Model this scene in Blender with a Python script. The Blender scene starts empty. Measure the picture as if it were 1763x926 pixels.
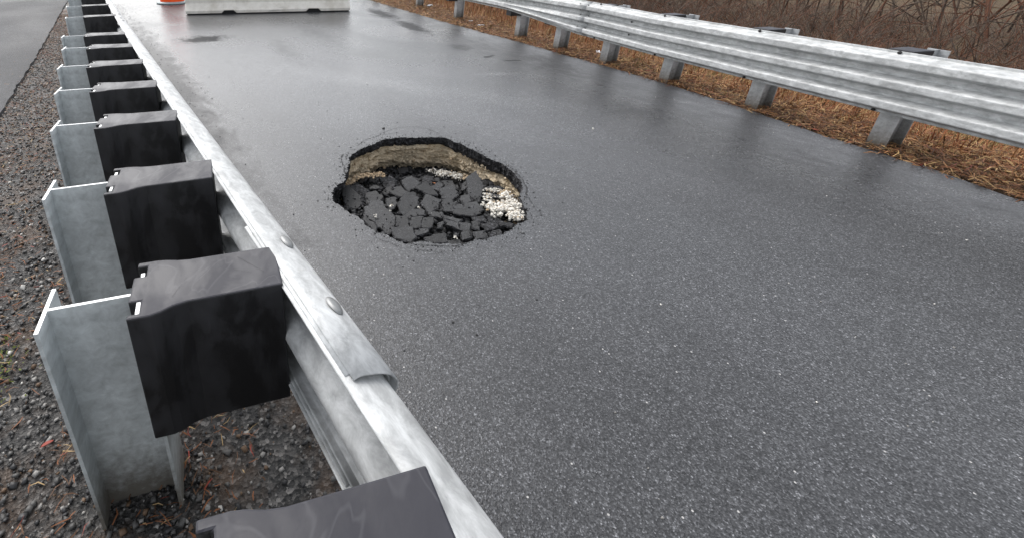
import bpy, bmesh, math, random
import numpy as np
from mathutils import Vector, Matrix
from mathutils.geometry import delaunay_2d_cdt
from math import radians, sin, cos, pi

S = bpy.context.scene
C = S.collection
# ------------------------------------------------------------------ camera
PITCH, YAW, CAMH, FPX = .405, .511, 1.65, 800.0
cam = bpy.data.objects.new('camera', bpy.data.cameras.new('camera'))
C.objects.link(cam)
cam.location = (0, 0, CAMH)
cam.rotation_euler = (pi/2 - PITCH, 0, -YAW)
cam.data.sensor_width = 36
cam.data.lens = FPX/1763*36
cam.data.shift_x = (881.5-600)/1763
cam.data.shift_y = -(463-253)/1763
cam.data.clip_start = .02
cam.data.clip_end = 2000
S.camera = cam
# ------------------------------------------------------------------ light
SUN_EL, SUN_AZ = radians(50), radians(-8)
w = bpy.data.worlds.new('World'); S.world = w; w.use_nodes = True
nt = w.node_tree; nt.nodes.clear()
sky = nt.nodes.new('ShaderNodeTexSky'); sky.sky_type = 'NISHITA'; sky.sun_disc = False
sky.sun_elevation = SUN_EL; sky.sun_rotation = SUN_AZ
sky.air_density = 1.0; sky.dust_density = 3.0; sky.ozone_density = 1.0
hs = nt.nodes.new('ShaderNodeHueSaturation'); hs.inputs['Saturation'].default_value = .22
bg = nt.nodes.new('ShaderNodeBackground'); bg.inputs['Strength'].default_value = .15
out = nt.nodes.new('ShaderNodeOutputWorld')
nt.links.new(sky.outputs[0], hs.inputs['Color']); nt.links.new(hs.outputs[0], bg.inputs['Color']); nt.links.new(bg.outputs[0], out.inputs['Surface'])
sl = bpy.data.lights.new('sun', 'SUN'); sl.energy = .6; sl.angle = radians(50); sl.color = (1, .97, .93)
so = bpy.data.objects.new('sun', sl); C.objects.link(so)
d = Vector((sin(SUN_AZ)*cos(SUN_EL), cos(SUN_AZ)*cos(SUN_EL), sin(SUN_EL)))
so.rotation_euler = d.to_track_quat('Z', 'Y').to_euler(); so.location = (0, 0, 20)
S.view_settings.view_transform = 'Standard'; S.view_settings.look = 'None'
S.view_settings.exposure = 1.03; S.view_settings.gamma = 1
S.render.engine = 'CYCLES'
S.cycles.max_bounces = 6

rng = np.random.default_rng(7); random.seed(7)

# ------------------------------------------------------------------ helpers
def link(o, parent=None):
    C.objects.link(o)
    if parent: o.parent = parent
    return o
def mesh(name, V, F, mats, parent=None, smooth=False, mi=None):
    me = bpy.data.meshes.new(name)
    me.from_pydata([tuple(v) for v in V], [], [tuple(f) for f in F])
    if not isinstance(mats, (list, tuple)): mats = [mats]
    for m in mats: me.materials.append(m)
    if mi is not None: me.polygons.foreach_set('material_index', list(mi))
    if smooth: me.polygons.foreach_set('use_smooth', [True]*len(me.polygons))
    me.update()
    return link(bpy.data.objects.new(name, me), parent)
def bulk(name, V, F, mats, mi=None, parent=None, tint=None):
    """many small pieces at once: V (n,3), F (m,k) all faces with k corners"""
    V = np.asarray(V, np.float32); F = np.asarray(F, np.int32)
    me = bpy.data.meshes.new(name)
    m, k = F.shape
    me.vertices.add(len(V)); me.vertices.foreach_set('co', V.ravel())
    me.loops.add(m*k); me.loops.foreach_set('vertex_index', F.ravel())
    me.polygons.add(m); me.polygons.foreach_set('loop_start', np.arange(0, m*k, k, dtype=np.int32))
    me.polygons.foreach_set('loop_total', np.full(m, k, np.int32))
    for q in mats: me.materials.append(q)
    if mi is not None: me.polygons.foreach_set('material_index', np.asarray(mi, np.int32))
    me.update(calc_edges=True); me.validate()
    return link(bpy.data.objects.new(name, me), parent)
def props(o, label=None, cat=None, group=None, kind=None):
    if label: o['label'] = label
    if cat: o['category'] = cat
    if group: o['group'] = group
    if kind: o['kind'] = kind
    return o
def empty(name, loc, label=None, cat=None, group=None, kind=None, rz=0):
    o = bpy.data.objects.new(name, None); o.location = loc; o.rotation_euler = (0, 0, rz); o.empty_display_size = .1
    C.objects.link(o); return props(o, label, cat, group, kind)
def prism(poly, z0, z1):
    n = len(poly)
    V = [(x, y, z0) for x, y in poly]+[(x, y, z1) for x, y in poly]
    F = [tuple(range(n-1, -1, -1)), tuple(range(n, 2*n))]+[(i, (i+1) % n, n+(i+1) % n, n+i) for i in range(n)]
    return V, F
def box(x0, x1, y0, y1, z0, z1): return prism([(x0, y0), (x1, y0), (x1, y1), (x0, y1)], z0, z1)
def join(*parts):
    V, F = [], []
    for v, f in parts:
        o = len(V); V += list(v); F += [tuple(i+o for i in q) for q in f]
    return V, F
def bevel(o, w, seg=2, ang=40):
    m = o.modifiers.new('bevel', 'BEVEL'); m.width = w; m.segments = seg; m.limit_method = 'ANGLE'; m.angle_limit = radians(ang); return o
def extrude_profile(prof_at, ys, path):
    """sheet swept along path; prof_at(y) -> list of (d, z); path(y) -> point and outward normal in plan"""
    V, F = [], []
    n = None
    for y in ys:
        (px, py), (nx, ny) = path(y)
        pr = prof_at(y); n = len(pr)
        V += [(px+nx*d_, py+ny*d_, z) for d_, z in pr]
    for i in range(len(ys)-1):
        for j in range(n-1):
            a = i*n+j; F.append((a, a+1, a+n+1, a+n))
    return V, F
def solidify(o, t, off=0):
    m = o.modifiers.new('thickness', 'SOLIDIFY'); m.thickness = t; m.offset = off; return o
# value noise in numpy for shaping
def vnoise(x, y, seed=0):
    x = np.asarray(x, float); y = np.asarray(y, float)
    xi = np.floor(x).astype(int); yi = np.floor(y).astype(int); fx = x-xi; fy = y-yi
    fx = fx*fx*(3-2*fx); fy = fy*fy*(3-2*fy)
    def h(a, b):
        v = np.sin(a*127.1+b*311.7+seed*74.7)*43758.5453; return v-np.floor(v)
    return (h(xi, yi)*(1-fx)+h(xi+1, yi)*fx)*(1-fy)+(h(xi, yi+1)*(1-fx)+h(xi+1, yi+1)*fx)*fy
def fbm(x, y, seed=0, o=4):
    s = 0; a = .5
    for i in range(o): s = s+a*(vnoise(x*2**i, y*2**i, seed+i)-.5); a *= .5
    return s

# ------------------------------------------------------------------ materials
class Mat:
    def __init__(s, name):
        s.m = bpy.data.materials.new(name); s.m.use_nodes = True; s.t = s.m.node_tree; s.b = s.t.nodes['Principled BSDF']
        s.tc = s.t.nodes.new('ShaderNodeTexCoord')
    def n(s, ty, **kw):
        q = s.t.nodes.new(ty)
        for k, v in kw.items():
            if k in q.inputs.keys(): s.set(q.inputs[k], v)
            else: setattr(q, k, v)
        return q
    def set(s, i, v):
        if isinstance(v, bpy.types.NodeSocket): s.t.links.new(v, i)
        else: i.default_value = v
    def noise(s, scale, detail=6, rough=.6, vec=None, sc=None, dist=0.):
        v = s.tc.outputs['Object'] if vec is None else vec
        if sc:
            mp = s.n('ShaderNodeMapping', Vector=v); mp.inputs['Scale'].default_value = sc; v = mp.outputs[0]
        return s.n('ShaderNodeTexNoise', Vector=v, Scale=scale, Detail=float(detail), Roughness=rough, Distortion=dist).outputs['Fac']
    def vor(s, scale, out='Color', feature='F1', vec=None):
        v = s.tc.outputs['Object'] if vec is None else vec
        return s.n('ShaderNodeTexVoronoi', feature=feature, Vector=v, Scale=scale).outputs[out]
    def ramp(s, fac, stops):
        r = s.n('ShaderNodeValToRGB', Fac=fac); e = r.color_ramp.elements
        while len(e) < len(stops): e.new(.5)
        for i, (p, c) in enumerate(stops):
            e[i].position = p; e[i].color = (*(c if isinstance(c, (tuple, list)) else (c, c, c)), 1)
        return r.outputs[0]
    def mix(s, f, a, b, mode='MIX'):
        q = s.t.nodes.new('ShaderNodeMix'); q.data_type = 'RGBA'; q.blend_type = mode
        for i, v in ((0, f), (6, a), (7, b)):
            if isinstance(v, tuple) and len(v) == 3: v = (*v, 1)
            s.set(q.inputs[i], v)
        return q.outputs[2]
    def math(s, op, a, b=0.):
        q = s.n('ShaderNodeMath', operation=op); s.set(q.inputs[0], a); s.set(q.inputs[1], b); return q.outputs[0]
    def bump(s, h, strength=.5, dist=.01, prev=None):
        q = s.n('ShaderNodeBump', Height=h, Strength=strength, Distance=dist)
        if prev is not None: s.set(q.inputs['Normal'], prev)
        s.t.links.new(q.outputs[0], s.b.inputs['Normal']); return q.outputs[0]
    def out(s, **kw):
        for k, v in kw.items():
            k = {'col': 'Base Color', 'rough': 'Roughness', 'metal': 'Metallic', 'spec': 'Specular IOR Level', 'coat': 'Coat Weight', 'coatr': 'Coat Roughness'}[k]
            if isinstance(v, tuple) and len(v) == 3: v = (*v, 1)
            s.set(s.b.inputs[k], v)
        return s.m

def asphalt(name, base=(.053, .054, .057), wet=True, speck=1.0, rough=(.16, .34), bmp=.42, spots=(), vary=False):
    m = Mat(name)
    agg = m.vor(135); fine = m.vor(230)
    g = m.ramp(m.n('ShaderNodeSeparateColor', Color=agg).outputs[0], [(0, .55), (.5, .9), (.85, 1.25), (1, 2.0*speck)])
    f = m.ramp(m.n('ShaderNodeSeparateColor', Color=fine).outputs[1], [(0, .4), (.55, .9), (.9, 1.45), (1, 3.2*speck)])
    big = m.mix(1., m.ramp(m.noise(.55, 5), [(.3, .82), (.7, 1.18)]), m.ramp(m.noise(1.5, 4, sc=(1, .1, 1)), [(.35, .90), (.65, 1.10)]), 'MULTIPLY')
    c = m.mix(1., m.mix(1., m.mix(1., base, g, 'MULTIPLY'), f, 'MULTIPLY'), big, 'MULTIPLY')
    sp = m.n('ShaderNodeSeparateColor', Color=m.vor(33)).outputs[2]
    dsp = m.vor(33, 'Distance')
    isw = m.math('MULTIPLY', m.math('GREATER_THAN', sp, .982), m.math('LESS_THAN', dsp, .12))
    c = m.mix(isw, c, (.4, .39, .38))
    if vary: c = m.mix(1., c, m.ramp(m.n('ShaderNodeObjectInfo').outputs['Random'], [(0, .45), (1, 1.5)]), 'MULTIPLY')
    h = m.math('ADD', m.vor(135, 'Distance'), m.math('MULTIPLY', m.vor(230, 'Distance'), .5))
    m.bump(h, bmp, .0022)
    pud = m.noise(.42, 4, .55, sc=(1., .55, 1.), dist=.6)
    r = m.ramp(pud, [(.33, rough[0]), (.62, rough[1])])
    rr = m.math('ADD', r, m.math('MULTIPLY', m.math('SUBTRACT', m.noise(14, 4), .5), .12))
    sp_ = .5
    def spot(cx, cy, rx, ry, deg, soft=.5):
        mp = m.n('ShaderNodeMapping', Vector=m.tc.outputs['Object'], vector_type='TEXTURE')
        mp.inputs['Location'].default_value = (cx, cy, 0); mp.inputs['Rotation'].default_value = (0, 0, radians(deg)); mp.inputs['Scale'].default_value = (rx, ry, 1)
        g_ = m.n('ShaderNodeTexGradient', gradient_type='SPHERICAL', Vector=mp.outputs[0]).outputs[1]
        nz = m.math('MULTIPLY', m.math('SUBTRACT', m.noise(3.2, 7, .7, sc=(1.6, .8, 1), dist=.5), .5), 1.7)
        return m.ramp(m.math('MULTIPLY', m.math('ADD', g_, nz), m.math('GREATER_THAN', g_, .001)), [(.12, 0.), (.12+soft, 1.)])
    for (a, k_, *ex) in spots:
        cut, radd = ex if ex else (.75, .25)
        f_ = spot(*a)
        if k_ < 1:
            c = m.mix(f_, c, m.mix(1., c, (k_, k_, k_), 'MULTIPLY')); sp_ = m.math('MULTIPLY', sp_, m.math('SUBTRACT', 1., m.math('MULTIPLY', f_, cut))); rr = m.math('ADD', rr, m.math('MULTIPLY', f_, radd))
        else: c = m.mix(f_, c, m.mix(1., c, (k_, k_, k_*.98), 'MULTIPLY'))
    return m.out(col=c, rough=rr, spec=sp_)
SPOTS = [((.90, 7.0, 7., .42, 88, .5), .7, .3, .25), ((7.2, 5.0, 9., 1.9, 74, .6), .97, .05, .22), ((2.2, .6, 3.5, 2.2, 0, .7), .97, .0, .1), ((7.12, 10.9, 1.7, .40, 72), .35, .9, .1), ((6.48, 8.65, 1.5, .34, 74), .35, .9, .1), ((4.3, 9.2, 2.2, .5, 78, .8), .8, .5, .12), ((3.0, 7.6, 1.6, .35, 80, .8), .85, .4, .1), ((5.85, 6.35, .5, .30, 60, .9), .6, .7, .1), ((5.73, 5.5, .22, .07, 10), .5), ((5.86, 5.1, .2, .05, -20), .4),
         ((2.0, 9.4, .75, .6, 0), .3, .95, .1), ((5.0, 2.75, .5, .3, 20, .8), .85, .4, .1), ((6.1, 4.6, .9, .45, 60, .8), .85, .4, .1), ((3.5, 4.8, 2.9, .5, -56, .8), 1.5), ((5.0, 4.6, .4, .12, -20, .8), 1.9)]
M_road = asphalt('wet_asphalt', spots=SPOTS)
M_path = asphalt('path_asphalt', (.040, .041, .045), speck=.9, rough=(.68, .8), bmp=1.)
M_slab = asphalt('broken_asphalt', (.019, .0195, .021), speck=1., rough=(.6, .8), bmp=1., vary=True)

def rawasphalt(name, c0, c1, r=.75):
    m = Mat(name)
    v = m.n('ShaderNodeSeparateColor', Color=m.vor(70)).outputs[0]
    c = m.ramp(v, [(0, c0), (.7, c1), (1, tuple(3*q for q in c1))])
    m.bump(m.math('ADD', m.vor(70, 'Distance'), m.noise(60, 5)), .9, .01)
    return m.out(col=c, rough=r, spec=.35)
M_raw = rawasphalt('raw_asphalt_edge', (.008, .008, .009), (.022, .022, .024))
M_rub = rawasphalt('dark_rubble', (.008, .008, .008), (.020, .020, .021), .85)

def soil():
    m = Mat('tan_soil')
    n = m.noise(11, 8, .75, sc=(1, 1, 2.6), dist=1.2)
    c = m.ramp(n, [(.27, (.15, .115, .07)), (.40, (.48, .38, .25)), (.52, (.74, .61, .43)), (.72, (.85, .73, .55))])
    c = m.mix(m.ramp(m.noise(3, 4), [(.4, 0.), (.65, .4)]), c, (.60, .53, .42))
    m.bump(m.math('ADD', m.noise(26, 8, .7, sc=(1, 1, 1.8)), m.math('MULTIPLY', m.vor(45, 'Distance'), .5)), 1., .025)
    return m.out(col=c, rough=.9, spec=.2)
M_soil = soil()
def simple(name, col, rough=.6, metal=0., var=.25, sc=8, b=.0, spec=.5):
    m = Mat(name)
    n = m.ramp(m.noise(sc, 6), [(.25, 1-var), (.75, 1+var)])
    c = m.mix(1., col, n, 'MULTIPLY')
    if b: m.bump(m.noise(sc*6, 6), b, .004)
    return m.out(col=c, rough=rough, metal=metal, spec=spec)
M_crumb_w = simple('pale_crumbled_aggregate', (.66, .63, .57), .9, var=.4, sc=40, b=.5)
M_crumb_t = simple('tan_crumbled_aggregate', (.42, .32, .21), .9, var=.3, sc=30, b=.5)

M_crumb_g = simple('grey_crumbled_aggregate', (.22, .19, .15), .9, var=.3, sc=30, b=.5)  # darker grey stones, mixed in at random
def galv(name, base=.56, streak=True, rough=.42, tone=(1., 1.02, 1.02), metal=.55, con=1., splash=False):
    m = Mat(name)
    sp = m.noise(22, 6, .7, sc=(1, .5, 1), dist=.4)
    c = m.ramp(sp, [(.5-.2/con, tuple(base*.74*t for t in tone)), (.5, tuple(base*t for t in tone)), (.5+.2/con, tuple(base*1.25*t for t in tone))])
    big = m.ramp(m.noise(2.3, 5), [(.35, .86), (.65, 1.08)])
    c = m.mix(1., c, big, 'MULTIPLY')
    st = m.ramp(m.noise(5, 6, .7, dist=2.), [(.60, 0.), (.75, .45)])
    c = m.mix(st, c, (base*.62, base*.60, base*.54))
    if splash:      # mud thrown up on the foot of the post
        z = m.n('ShaderNodeSeparateXYZ', Vector=m.tc.outputs['Object']).outputs[2]
        f_ = m.ramp(m.math('ADD', z, m.math('MULTIPLY', m.noise(30, 7, .75), .34)), [(.2, .9), (.42, 0.)])
        c = m.mix(f_, c, (.10, .085, .065))
        c = m.mix(m.ramp(m.noise(16, 7, .8), [(.66, 0.), (.72, .6)]), c, (.16, .12, .085))
    rr = m.ramp(m.noise(9, 5), [(.3, rough-.08), (.7, rough+.14)])
    m.bump(m.noise(60, 4), .08, .002)
    return m.out(col=c, rough=rr, metal=metal)
M_rail = galv('galvanised_rail', .47, rough=.55, metal=.15, con=1.6)
M_post = galv('galvanised_post', .56, tone=(.96, 1.02, 1.03), metal=.2, rough=.5, splash=True)
M_cut = simple('bright_cut_zinc', (.72, .73, .73), .5, .2, .12)
M_bolt = galv('galvanised_bolt', .24, rough=.4)
M_rpost = galv('weathered_post_steel', .46, tone=(.97, 1., 1.02), metal=.2, rough=.55, splash=True)

def plastic():
    m = Mat('black_blockout_plastic')
    geo = m.n('ShaderNodeNewGeometry')
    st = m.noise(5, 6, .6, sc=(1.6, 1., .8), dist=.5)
    # dried film of dust: a wavy patch low on the sides; sky reflection painted lighter into the upper faces
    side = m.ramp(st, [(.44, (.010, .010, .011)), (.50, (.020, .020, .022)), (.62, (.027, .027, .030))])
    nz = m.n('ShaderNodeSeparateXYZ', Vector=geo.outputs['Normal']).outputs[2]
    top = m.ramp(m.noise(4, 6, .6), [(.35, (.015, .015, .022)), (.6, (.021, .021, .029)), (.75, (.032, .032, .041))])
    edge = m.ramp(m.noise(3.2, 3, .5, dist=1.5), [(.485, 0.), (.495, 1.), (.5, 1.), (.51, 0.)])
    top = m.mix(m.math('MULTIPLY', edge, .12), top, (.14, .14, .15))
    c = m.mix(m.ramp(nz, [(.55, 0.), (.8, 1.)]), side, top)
    m.bump(m.noise(40, 5), .12, .003)
    return m.out(col=c, rough=m.ramp(st, [(.4, .4), (.6, .6)]), spec=.36)
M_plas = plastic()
M_dark = simple('dark_line', (.012, .012, .013), .8)
def ground_mat():
    m = Mat('leaf_litter_ground')
    n = m.noise(18, 9, .75); c = m.ramp(n, [(.3, (.028, .018, .011)), (.5, (.085, .052, .027)), (.62, (.16, .10, .05)), (.78, (.24, .17, .085))])
    c = m.mix(m.ramp(m.noise(1.6, 5), [(.45, 0.), (.65, .55)]), c, (.05, .045, .02))
    m.bump(m.noise(40, 8, .8), 1., .02)
    return m.out(col=c, rough=.85, spec=.25)
M_ground = ground_mat()
def gravel_mat():
    m = Mat('fine_gravel')
    v = m.n('ShaderNodeSeparateColor', Color=m.vor(80)).outputs[0]
    c = m.ramp(v, [(0, (.010, .010, .010)), (.5, (.034, .033, .032)), (.85, (.08, .076, .072)), (1, (.2, .19, .18))])
    br = m.ramp(m.noise(2.6, 5, .65), [(.47, 0.), (.62, .5)])
    c = m.mix(br, c, (.095, .055, .03))
    m.bump(m.math('ADD', m.vor(80, 'Distance'), m.noise(120, 3)), 1., .008)
    return m.out(col=c, rough=.6, spec=.4)
M_gravel = gravel_mat()
def conc():
    m = Mat('barrier_concrete')
    c = m.ramp(m.noise(6, 8, .65), [(.3, (.62, .59, .53)), (.7, (.76, .73, .67))])
    c = m.mix(m.ramp(m.noise(2.2, 6, .6, sc=(1, 1, .4)), [(.48, 0.), (.66, .5)]), c, (.40, .36, .29))
    c = m.mix(m.ramp(m.noise(1.4, 7, .75, sc=(.5, 1, 3)), [(.60, 0.), (.68, .5)]), c, (.20, .19, .18))
    m.bump(m.noise(50, 6), .25, .004)
    return m.out(col=c, rough=.8)
M_conc = conc()
def flat(name, c, r=.6, s=.4, var=.3): return simple(name, c, r, 0, var, 14, 0, s)
ST = [flat('stone_dark', (.028, .028, .029), .45), flat('stone_grey', (.075, .073, .07), .5), flat('stone_pale', (.26, .25, .235), .6), flat('stone_brown', (.12, .075, .045), .6), flat('stone_white', (.6, .58, .54), .6)]
LF = [flat('needle_rust', (.20, .075, .028), .7), flat('needle_brown', (.10, .05, .025), .7), flat('needle_straw', (.36, .25, .12), .7), flat('leaf_red', (.24, .035, .02), .6), flat('moss_green', (.10, .12, .02), .8)]
GR = [flat('grass_straw', (.44, .28, .12), .7), flat('grass_tan', (.34, .17, .07), .7), flat('grass_rust', (.27, .085, .028), .7), flat('grass_brown', (.11, .06, .032), .8), flat('grass_olive', (.17, .16, .045), .7)]
TW = [flat('twig_grey', (.115, .085, .065), .8), flat('twig_rust', (.13, .055, .03), .8), flat('twig_dark', (.045, .032, .024), .8)]
M_white = flat('white_litter', (.75, .76, .78), .5, .4, .1)
M_orange = flat('orange_plastic', (.95, .10, .012), .5, .3, .08)
M_band = flat('white_band', (.75, .75, .75), .4, .5, .06)
M_rubber = flat('grey_base_rubber', (.30, .36, .37), .5, .5, .15)
M_puddle = None

# ------------------------------------------------------------------ curves of the place
def lcurve(y): return .00095*y*abs(y) if y < 14 else .186+.0266*(y-14)      # left guardrail drifts right with distance
RP = np.array([(5.2, -2), (5.75, 0), (6.67, 3.2), (6.96, 4.28), (7.23, 5.38), (7.52, 6.55), (8.27, 9.24), (9.2, 12.3), (10.8, 17)])
RC = np.polyfit(RP[:, 1], RP[:, 0], 3)
def rpost(y): return float(np.polyval(RC, y))
def rdir(y):
    s = (rpost(y+.05)-rpost(y-.05))/.1 if y < 16 else .37; v = np.array([s, 1.]); return v/np.linalg.norm(v)
def rpostx(y): return rpost(y) if y < 16 else rpost(16)+.37*(y-16)
REDGE = [(2.6, -9), (4.1, -4), (4.9, -2), (5.55, 0), (6.427, 2.707), (6.70, 3.759), (6.90, 4.817), (7.16, 6.19), (7.58, 8.722), (8.10, 11.195), (8.75, 14.235), (10.6, 19.5), (18, 40), (30, 75)]
def redge(y): return float(np.interp(y, [p[1] for p in REDGE], [p[0] for p in REDGE]))

RIM = [(1.327, 2.62), (1.41, 2.75), (1.525, 2.779), (1.575, 2.878), (1.654, 2.953), (1.754, 3.12), (1.832, 3.207), (1.974, 3.262), (2.138, 3.304), (2.277, 3.346), (2.408, 3.322), (2.582, 3.216), (2.789, 3.108), (2.802, 2.971), (2.807, 2.795), (2.806, 2.581), (2.816, 2.427), (2.784, 2.289), (2.726, 2.147), (2.63, 2.04), (2.513, 1.955), (2.443, 1.854), (2.35, 1.754), (2.266, 1.709), (2.209, 1.712), (2.156, 1.693), (2.036, 1.676), (1.929, 1.691), (1.816, 1.71), (1.737, 1.738), (1.645, 1.789), (1.545, 1.859), (1.469, 1.888), (1.43, 1.953), (1.399, 2.052), (1.37, 2.143), (1.357, 2.249), (1.36, 2.309), (1.341, 2.395), (1.321, 2.461), (1.31, 2.558)]
SLABS = [[(1.51, 2.454), (1.628, 2.398), (1.627, 2.253), (1.562, 2.156), (1.466, 2.085), (1.461, 2.216), (1.462, 2.385)], [(1.53, 2.477), (1.638, 2.571), (1.711, 2.524), (1.653, 2.4), (1.624, 2.411)], [(1.444, 2.365), (1.45, 2.198), (1.408, 2.141), (1.397, 2.186), (1.404, 2.308)], [(1.603, 2.959), (1.664, 2.959), (1.648, 2.734), (1.57, 2.615), (1.503, 2.617), (1.484, 2.706), (1.522, 2.816)], [(1.71, 3.041), (1.783, 3.033), (1.803, 2.878), (1.708, 2.79), (1.66, 2.822), (1.677, 2.971)], [(1.787, 2.427), (1.897, 2.524), (1.985, 2.512), (1.971, 2.432), (1.902, 2.335), (1.725, 2.287), (1.717, 2.325)], [(1.871, 2.682), (2.008, 2.717), (1.992, 2.578), (1.896, 2.561)], [(2.08, 2.619), (2.237, 2.686), (2.202, 2.463), (2.124, 2.491)], [(1.67, 2.228), (1.794, 2.261), (1.863, 2.235), (1.863, 2.195), (1.818, 2.162), (1.664, 2.203)], [(1.623, 2.227), (1.682, 2.178), (1.61, 2.061), (1.539, 2.094)], [(1.69, 2.173), (1.775, 2.136), (1.672, 2.025), (1.619, 2.057)], [(1.772, 2.123), (1.829, 2.082), (1.755, 1.995), (1.675, 2.023)], [(1.504, 2.092), (1.613, 2.037), (1.573, 1.934), (1.506, 1.921), (1.46, 1.988), (1.468, 2.048)], [(1.61, 2.009), (1.714, 1.985), (1.662, 1.946), (1.585, 1.95)], [(2.11, 2.322), (2.194, 2.321), (2.135, 2.17), (2.053, 2.117), (1.988, 2.164)], [(2.035, 2.112), (2.142, 2.096), (2.166, 1.98), (2.081, 1.975), (1.988, 2.059)], [(1.863, 2.186), (1.94, 2.124), (1.888, 2.063), (1.844, 2.116)], [(1.915, 2.08), (1.982, 1.967), (1.935, 1.957), (1.894, 2.048)], [(1.87, 2.02), (1.923, 1.944), (1.878, 1.88), (1.843, 1.952)], [(1.936, 1.944), (1.986, 1.896), (1.93, 1.84), (1.88, 1.875)], [(1.628, 1.913), (1.712, 1.91), (1.771, 1.876), (1.71, 1.807), (1.605, 1.848)], [(1.775, 2.581), (1.837, 2.554), (1.802, 2.457), (1.706, 2.403), (1.711, 2.476)], [(1.718, 2.784), (1.807, 2.774), (1.798, 2.635), (1.71, 2.602), (1.626, 2.613)], [(1.998, 2.956), (2.134, 3.069), (2.154, 3.007), (2.031, 2.831), (1.946, 2.835)], [(2.122, 2.876), (2.244, 2.874), (2.239, 2.747), (2.07, 2.702)], [(1.942, 2.368), (2.068, 2.458), (2.112, 2.341), (2.016, 2.244), (1.897, 2.213)], [(2.257, 2.527), (2.401, 2.535), (2.333, 2.377), (2.221, 2.335), (2.16, 2.397)], [(2.468, 2.757), (2.551, 2.702), (2.44, 2.509), (2.376, 2.577)], [(2.582, 2.575), (2.717, 2.595), (2.614, 2.393), (2.408, 2.236), (2.418, 2.37)], [(2.28, 2.319), (2.357, 2.291), (2.277, 2.194), (2.2, 2.203)], [(2.187, 2.173), (2.289, 2.147), (2.245, 2.032), (2.155, 2.024), (2.143, 2.112)], [(2.177, 1.951), (2.227, 1.893), (2.186, 1.815), (2.135, 1.869)], [(2.067, 1.961), (2.151, 1.938), (2.111, 1.871), (2.037, 1.902)], [(2.202, 1.83), (2.244, 1.758), (2.191, 1.733), (2.155, 1.787)], [(2.005, 1.909), (2.047, 1.872), (1.991, 1.815), (1.957, 1.845)], [(2.048, 1.86), (2.137, 1.832), (2.125, 1.771), (2.019, 1.779)], [(1.861, 1.848), (1.924, 1.823), (1.879, 1.762), (1.815, 1.771)], [(1.934, 1.807), (2.011, 1.784), (1.969, 1.729), (1.891, 1.737)], [(2.014, 1.762), (2.105, 1.751), (2.073, 1.708), (1.993, 1.716)], [(1.808, 2.012), (1.848, 2.001), (1.787, 1.943), (1.759, 1.96)], [(2.244, 2.639), (2.389, 2.702), (2.401, 2.641), (2.284, 2.56)], [(2.289, 3.02), (2.352, 2.933), (2.283, 2.823), (2.226, 2.912)], [(2.422, 2.939), (2.471, 2.858), (2.362, 2.745), (2.304, 2.81)], [(2.006, 2.796), (2.059, 2.787), (2.04, 2.721), (1.933, 2.691)], [(2.07, 2.107), (2.095, 2.194), (2.167, 2.167), (2.143, 2.112)], [(1.734, 1.825), (1.802, 1.796), (1.786, 1.757), (1.704, 1.763)]]


# ------------------------------------------------------------------ the setting
def jitter_line(pts, step, amp, seed):
    P = []; rs = np.random.default_rng(seed)
    for a, b in zip(pts[:-1], pts[1:]):
        a = np.array(a); b = np.array(b); L = np.linalg.norm(b-a); k = max(1, int(L/step)); nrm = np.array([b[1]-a[1], a[0]-b[0]])/L
        for i in range(k): P.append(tuple(a+(b-a)*i/k+nrm*rs.normal()*amp*(L < 12)))
    return P
def cdt(outer, holes, extra=()):
    V = []; Fs = []
    for ring in [outer]+holes:
        o = len(V); V += [Vector(p) for p in ring]; Fs.append(list(range(o, o+len(ring))))
    V += [Vector(p) for p in extra]
    r = delaunay_2d_cdt(V, [], Fs, 2, 1e-6)
    return r[0], r[2]
def densify(ring, step, amp, seed):
    return jitter_line(list(ring)+[ring[0]], step, amp, seed)
def chaikin(P, k=2):
    P = np.array(P)
    for _ in range(k):
        Q = np.roll(P, -1, 0); P = np.stack([.8*P+.2*Q, .2*P+.8*Q], 1).reshape(-1, 2)
    return [tuple(p) for p in P]
rimf = densify(chaikin(RIM), .010, .0038, 3)
# slower wander of the broken edge
rimf = [(x+.05*fbm(x*11, y*11, 5, 5)+.022*fbm(x*60, y*60, 15, 3), y+.05*fbm(x*11, y*11, 9, 5)+.022*fbm(x*60, y*60, 19, 3)) for x, y in rimf]

left_edge = [(.50+lcurve(y), y) for y in [-9, -4, 0, 4, 8, 12, 16, 22, 40, 75]]
right_edge = jitter_line(REDGE, .12, .018, 4)+[REDGE[-1]]
outer = jitter_line(left_edge, .12, .015, 8)+[left_edge[-1]]
outer = [(x, y) for x, y in outer]+right_edge[::-1]
v, f = cdt(outer, [rimf])
road = mesh('road', [(p.x, p.y, 0) for p in v], f, M_road); props(road, kind='structure')
if sum(p.normal.z for p in road.data.polygons[:20]) < 0: road.data.flip_normals()

cx0, cy0 = np.mean(RIM, axis=0)
big = [(cx0+(x-cx0)*1.25, cy0+(y-cy0)*1.25) for x, y in RIM]
def gz(x, y):
    b = x-rpostx(y)-.5
    z = -.03
    if b > 0: z += -.16*min(b, 5)+.05*fbm(x*.8, y*.8, 2)*min(b, 1)*4
    return z
extra = [(x, y) for x in np.arange(5, 40, .8) for y in np.arange(-10, 40, .8) if x > rpostx(y)+.5]
v, f = cdt([(-600, -600), (600, -600), (600, 900), (-600, 900)], [big], extra)
gr = mesh('ground', [(p.x, p.y, gz(p.x, p.y) if -200 < p.x < 200 and abs(p.y) < 200 else -.8) for p in v], f, M_ground, smooth=True); props(gr, kind='structure')
if gr.data.polygons[0].normal.z < 0: gr.data.flip_normals()

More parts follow.
